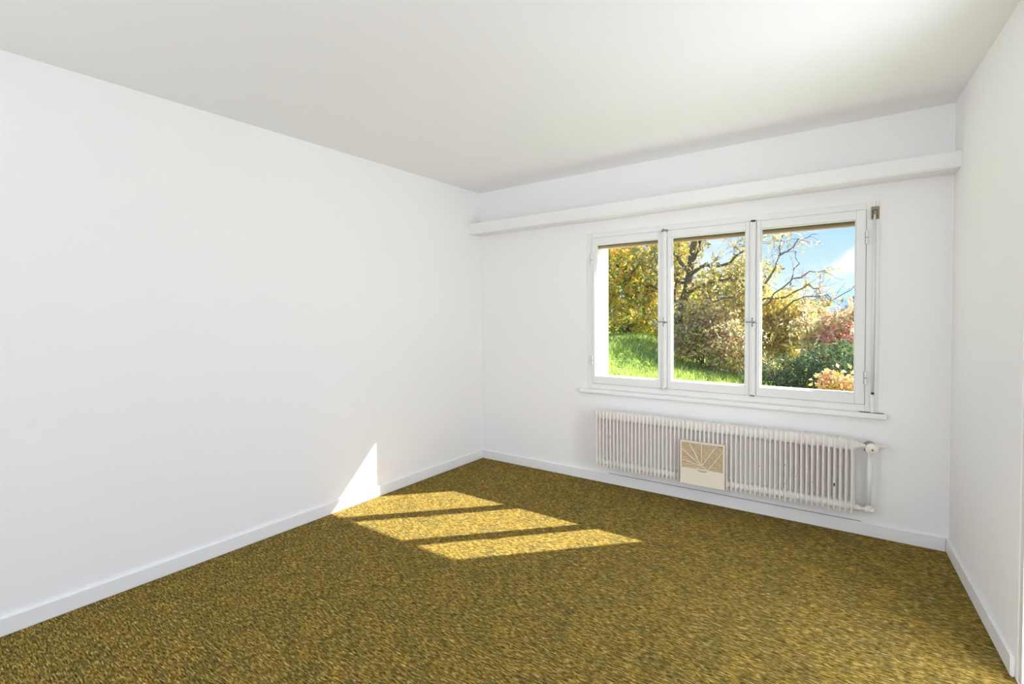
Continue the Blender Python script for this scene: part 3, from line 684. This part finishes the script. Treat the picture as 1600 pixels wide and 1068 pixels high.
# 3 half bare tree reaching into the right pane
tree(3, 'half_bare_tree', 'half-bare tree with thin branches against the sky in the right pane', 'tree',
     [([(0.55, 8.9, g(.55, 8.9)-0.1), (0.70, 8.8, 0.9), (0.85, 8.6, 1.4), (1.0, 8.3, 1.8)], 0.09, 0.045)],
     [([(1.0, 8.3, 1.8), (1.25, 8.1, 2.15), (1.45, 8.0, 2.55), (1.53, 8.0, 3.05), (1.50, 8.0, 3.5)], 0.028, 0.007), ([(1.42, 8.0, 2.5), (1.62, 7.9, 2.62), (1.85, 7.9, 2.82), (2.1, 7.9, 2.9)], 0.018, 0.006),
      ([(0.85, 8.6, 1.4), (1.2, 8.3, 1.62), (1.6, 8.1, 1.95), (1.78, 8.0, 2.35), (1.72, 8.0, 2.62)], 0.024, 0.006), ([(1.6, 8.1, 1.95), (1.95, 8.0, 2.15), (2.25, 7.9, 2.18)], 0.018, 0.006),
      ([(0.95, 8.4, 1.6), (1.5, 8.1, 1.70), (1.95, 8.0, 1.95), (2.2, 7.9, 1.75), (2.3, 7.9, 1.5)], 0.022, 0.006), ([(0.70, 8.8, 0.9), (1.3, 8.3, 1.3), (1.9, 8.0, 1.7), (2.4, 7.9, 1.62), (2.75, 7.9, 1.9)], 0.025, 0.006),
      ([(1.0, 8.3, 1.8), (0.9, 8.0, 2.4), (1.1, 7.9, 2.9), (1.05, 7.9, 3.4)], 0.028, 0.008)],
     10, 0.42, 330, 0.058, [(0.62, 0.42, 0.14), (0.50, 0.38, 0.12), (0.70, 0.46, 0.30)], curl=0.22, twig_r=0.005, sub=2, bark=mat('light_brown_bark', (0.24, 0.19, 0.13), 0.9, noise=0.3, nscale=25, spec=0.1))
# 4 olive-yellow bush
tree(4, 'olive_yellow_bush', 'bushy olive and yellow shrub left in the right pane', 'shrub',
     [([(1.1, 8.9, g(1.1, 8.9)-0.1), (1.1, 8.9, 0.8), (1.2, 8.8, 1.4)], 0.05, 0.02)],
     [([(1.1, 8.9, 0.5), (1.5, 8.6, 1.0), (1.8, 8.5, 1.5)], 0.025, 0.008), ([(1.1, 8.9, 0.6), (0.7, 8.7, 1.1), (0.4, 8.6, 1.6)], 0.025, 0.008), ([(1.1, 8.9, 0.3), (1.6, 8.4, 0.6), (2.1, 8.2, 0.9)], 0.02, 0.008)],
     26, 0.6, 2200, 0.085, OLV+[(0.50, 0.42, 0.08), (0.42, 0.40, 0.09), (0.54, 0.46, 0.20)], [((1.15, 8.8, 1.45), (0.7, 0.5, 0.45)), ((1.3, 8.6, 0.9), (0.8, 0.5, 0.5)), ((1.0, 8.5, 0.45), (0.8, 0.4, 0.4)), ((1.75, 8.7, 1.25), (0.35, 0.35, 0.35))], 5200)
# 5 rust tangle in the middle pane
tree(5, 'rust_brown_shrub', 'tangled shrub with rust-brown leaves at the foot of the leaning tree', 'shrub',
     [([(0.0, 7.5, g(0, 7.5)-0.1), (0.05, 7.5, 0.6), (0.0, 7.4, 1.0)], 0.03, 0.012)],
     [([(0.0, 7.5, 0.3), (-0.4, 7.3, 0.7), (-0.7, 7.2, 1.1)], 0.018, 0.006), ([(0.0, 7.5, 0.3), (0.4, 7.2, 0.7), (0.8, 7.0, 1.1)], 0.018, 0.006), ([(0.0, 7.5, 0.4), (0.2, 7.4, 0.9), (0.3, 7.3, 1.4)], 0.018, 0.006),
      ([(0.0, 7.5, 0.2), (0.7, 7.1, 0.45), (1.2, 6.9, 0.6)], 0.016, 0.006), ([(0.0, 7.5, 0.3), (-0.3, 7.4, 0.9), (-0.4, 7.4, 1.5)], 0.018, 0.006)],
     24, 0.6, 3200, 0.065, RUST, [((0.05, 7.5, 0.7), (0.85, 0.4, 0.45)), ((0.8, 7.3, 0.5), (0.5, 0.3, 0.3)), ((0.2, 7.7, 1.15), (0.7, 0.4, 0.4))], 3600, curl=0.4, sub=3)
# 6 pink shrub
tree(6, 'pink_red_shrub', 'pink and red leafed shrub at the right side of the right pane', 'shrub',
     [([(2.5, 6.8, g(2.5, 6.8)-0.1), (2.5, 6.8, 0.5), (2.55, 6.8, 0.9)], 0.03, 0.012)],
     [([(2.5, 6.8, 0.3), (2.2, 6.6, 0.7), (2.0, 6.5, 1.15)], 0.015, 0.005), ([(2.5, 6.8, 0.4), (2.7, 6.6, 0.9), (2.8, 6.5, 1.35)], 0.015, 0.005), ([(2.5, 6.8, 0.4), (2.4, 6.6, 0.9), (2.35, 6.5, 1.25)], 0.015, 0.005), ([(2.5, 6.8, 0.4), (2.9, 6.7, 0.8), (3.2, 6.6, 1.2)], 0.015, 0.005)],
     30, 0.4, 2800, 0.07, PINK, [((2.75, 6.3, 0.95), (0.55, 0.3, 0.27)), ((2.6, 6.7, 0.95), (0.55, 0.4, 0.30)), ((2.25, 6.6, 0.75), (0.35, 0.3, 0.3)), ((2.9, 6.9, 0.95), (0.35, 0.3, 0.20))], 4200, curl=0.3, wide=0.32)
# 7 dark green shrubs
tree(7, 'dark_green_shrub', 'dark green conifer-like shrub low in the right pane', 'shrub',
     [([(2.2, 5.3, g(2.2, 5.3)-0.1), (2.2, 5.3, 0.4)], 0.03, 0.012)],
     [([(2.2, 5.3, 0.1), (1.8, 5.1, 0.3), (1.5, 5.0, 0.4)], 0.012, 0.005), ([(2.2, 5.3, 0.1), (2.5, 5.1, 0.4), (2.8, 5.0, 0.75)], 0.012, 0.005)],
     20, 0.4, 1500, 0.05, DKG, [((2.15, 5.4, 0.35), (0.45, 0.35, 0.36)), ((2.6, 5.5, 0.55), (0.42, 0.35, 0.38)), ((1.75, 5.6, 0.15), (0.38, 0.3, 0.28)), ((2.9, 5.4, 0.35), (0.4, 0.3, 0.4))], 7500, wide=0.3)
# 8 near warm foliage
tree(8, 'yellow_coral_shrub', 'small yellow and coral leafed shrub at the lower right corner of the window', 'shrub',
     [([(2.72, 3.7, g(2.72, 3.7)-0.1), (2.72, 3.7, 0.25)], 0.015, 0.006)],
     [([(2.72, 3.7, 0.1), (2.6, 3.6, 0.4), (2.52, 3.5, 0.62)], 0.008, 0.003), ([(2.72, 3.7, 0.1), (2.8, 3.6, 0.4), (2.88, 3.5, 0.6)], 0.008, 0.003), ([(2.72, 3.7, 0.1), (2.7, 3.5, 0.35), (2.68, 3.4, 0.55)], 0.008, 0.003)],
     14, 0.2, 420, 0.040, WARM, [((2.68, 3.55, 0.50), (0.22, 0.15, 0.10)), ((2.85, 3.5, 0.42), (0.22, 0.15, 0.12)), ((2.58, 3.5, 0.60), (0.08, 0.08, 0.06))], 1100, curl=0.3, twig_r=0.003, wide=0.55)
# 9 background hedge masses
tree(9, 'green_brown_hedge_bush', 'mixed green and brown bush far behind the golden tree', 'shrub',
     [([(-3.6, 12.5, g(-3.6, 12.5)-0.1), (-3.6, 12.5, 1.5), (-3.5, 12.5, 3.0)], 0.1, 0.04)], [([(-3.6, 12.5, 1.5), (-2.6, 12.2, 2.4), (-2.0, 12.0, 3.4)], 0.05, 0.015)],
     20, 0.8, 800, 0.12, YEL[2:5]+DKG[1:], [((-3.6, 12.5, 2.2), (1.6, 0.8, 1.6)), ((-4.6, 12.5, 3.4), (1.2, 0.8, 1.2)), ((-3.0, 12.8, 1.0), (1.8, 0.7, 0.9))], 6500)
tree(10, 'brown_olive_thicket', 'brown-olive thicket behind the leaning tree', 'shrub',
     [([(-1.2, 11.5, g(-1.2, 11.5)-0.1), (-1.1, 11.5, 1.2), (-1.0, 11.5, 2.0)], 0.08, 0.03)], [([(-1.1, 11.5, 1.0), (-0.4, 11.2, 1.6), (0.3, 11.0, 2.1)], 0.04, 0.012), ([(-1.1, 11.5, 0.8), (-1.8, 11.2, 1.5), (-2.2, 11.0, 2.4)], 0.04, 0.012)],
     34, 0.9, 1500, 0.10, RUST+OLV+DKG[3:], [((-1.2, 11.6, 1.1), (1.4, 0.6, 1.1)), ((0.3, 11.2, 0.9), (1.2, 0.6, 1.0)), ((1.3, 11.4, 0.7), (0.9, 0.6, 0.85))], 7500, curl=0.35)
tree(11, 'distant_dark_tree', 'dark green and russet tree below the blue ridge, behind the pink shrub', 'tree',
     [([(1.3, 22, g(1.3, 22)-0.1), (1.3, 22, 1.2)], 0.12, 0.06)], [([(1.3, 22, 0.8), (1.9, 21.8, 1.3), (2.3, 21.6, 1.7)], 0.04, 0.015)],
     14, 0.6, 300, 0.16, DKG+RUST[:2]+YEL[2:4], [((0.7, 22, 1.1), (1.0, 0.8, 1.0)), ((1.7, 21.5, 0.5), (0.9, 0.8, 0.75)), ((-0.6, 22, 1.3), (1.2, 0.8, 1.0))], 4500)
tree(12, 'distant_russet_bush', 'low russet bush under the ridge at the right edge of the right pane', 'shrub',
     [([(2.9, 18, g(2.9, 18)-0.1), (2.9, 18, 0.9)], 0.06, 0.03)], [([(2.9, 18, 0.5), (2.5, 17.8, 1.1), (2.2, 17.7, 1.5)], 0.03, 0.01), ([(2.9, 18, 0.5), (3.2, 17.8, 1.2), (3.3, 17.7, 1.8)], 0.03, 0.01)],
     14, 0.6, 300, 0.13, RUST+PINK[:3]+OLV[:2], [((2.7, 18, 0.4), (1.0, 0.7, 0.75)), ((3.6, 18, 0.5), (0.9, 0.7, 0.8))], 2600, curl=0.3)

# distant valley and mountain ridge
V = [(-9000, 60, -35), (9000, 60, -35), (9000, 9000, -60), (-9000, 9000, -60)]
o = meshobj('valley', V, [(0, 1, 2, 3)], FARF); struct(o, 'distant valley ground')
xs = np.linspace(-7000, 7000, 160); V = []; F = []
r = np.random.default_rng(5); ph = r.uniform(0, 6, 9)
def ridge(x): return 240+sum(55/(k+1)*math.sin(x/ (1500/(k+1))+ph[k]) for k in range(9))
rows = [(4000, -60, 0.0), (4600, 0, 0.55), (5200, 0, 1.0), (6200, 0, 0.8)]
for (yy, _, s) in rows:
    for i, x in enumerate(xs): V.append((x, yy+90*math.sin(x/220+yy), -60+(ridge(x)+60)*s*(1+0.05*math.sin(x/90+yy))))
n = len(xs)
for j in range(3):
    for i in range(n-1): F.append((j*n+i, j*n+i+1, (j+1)*n+i+1, (j+1)*n+i))
o = meshobj('mountain_ridge', V, F, MOUNT, smooth=True); struct(o, 'mountain ridge on the horizon with haze painted into its pale blue')
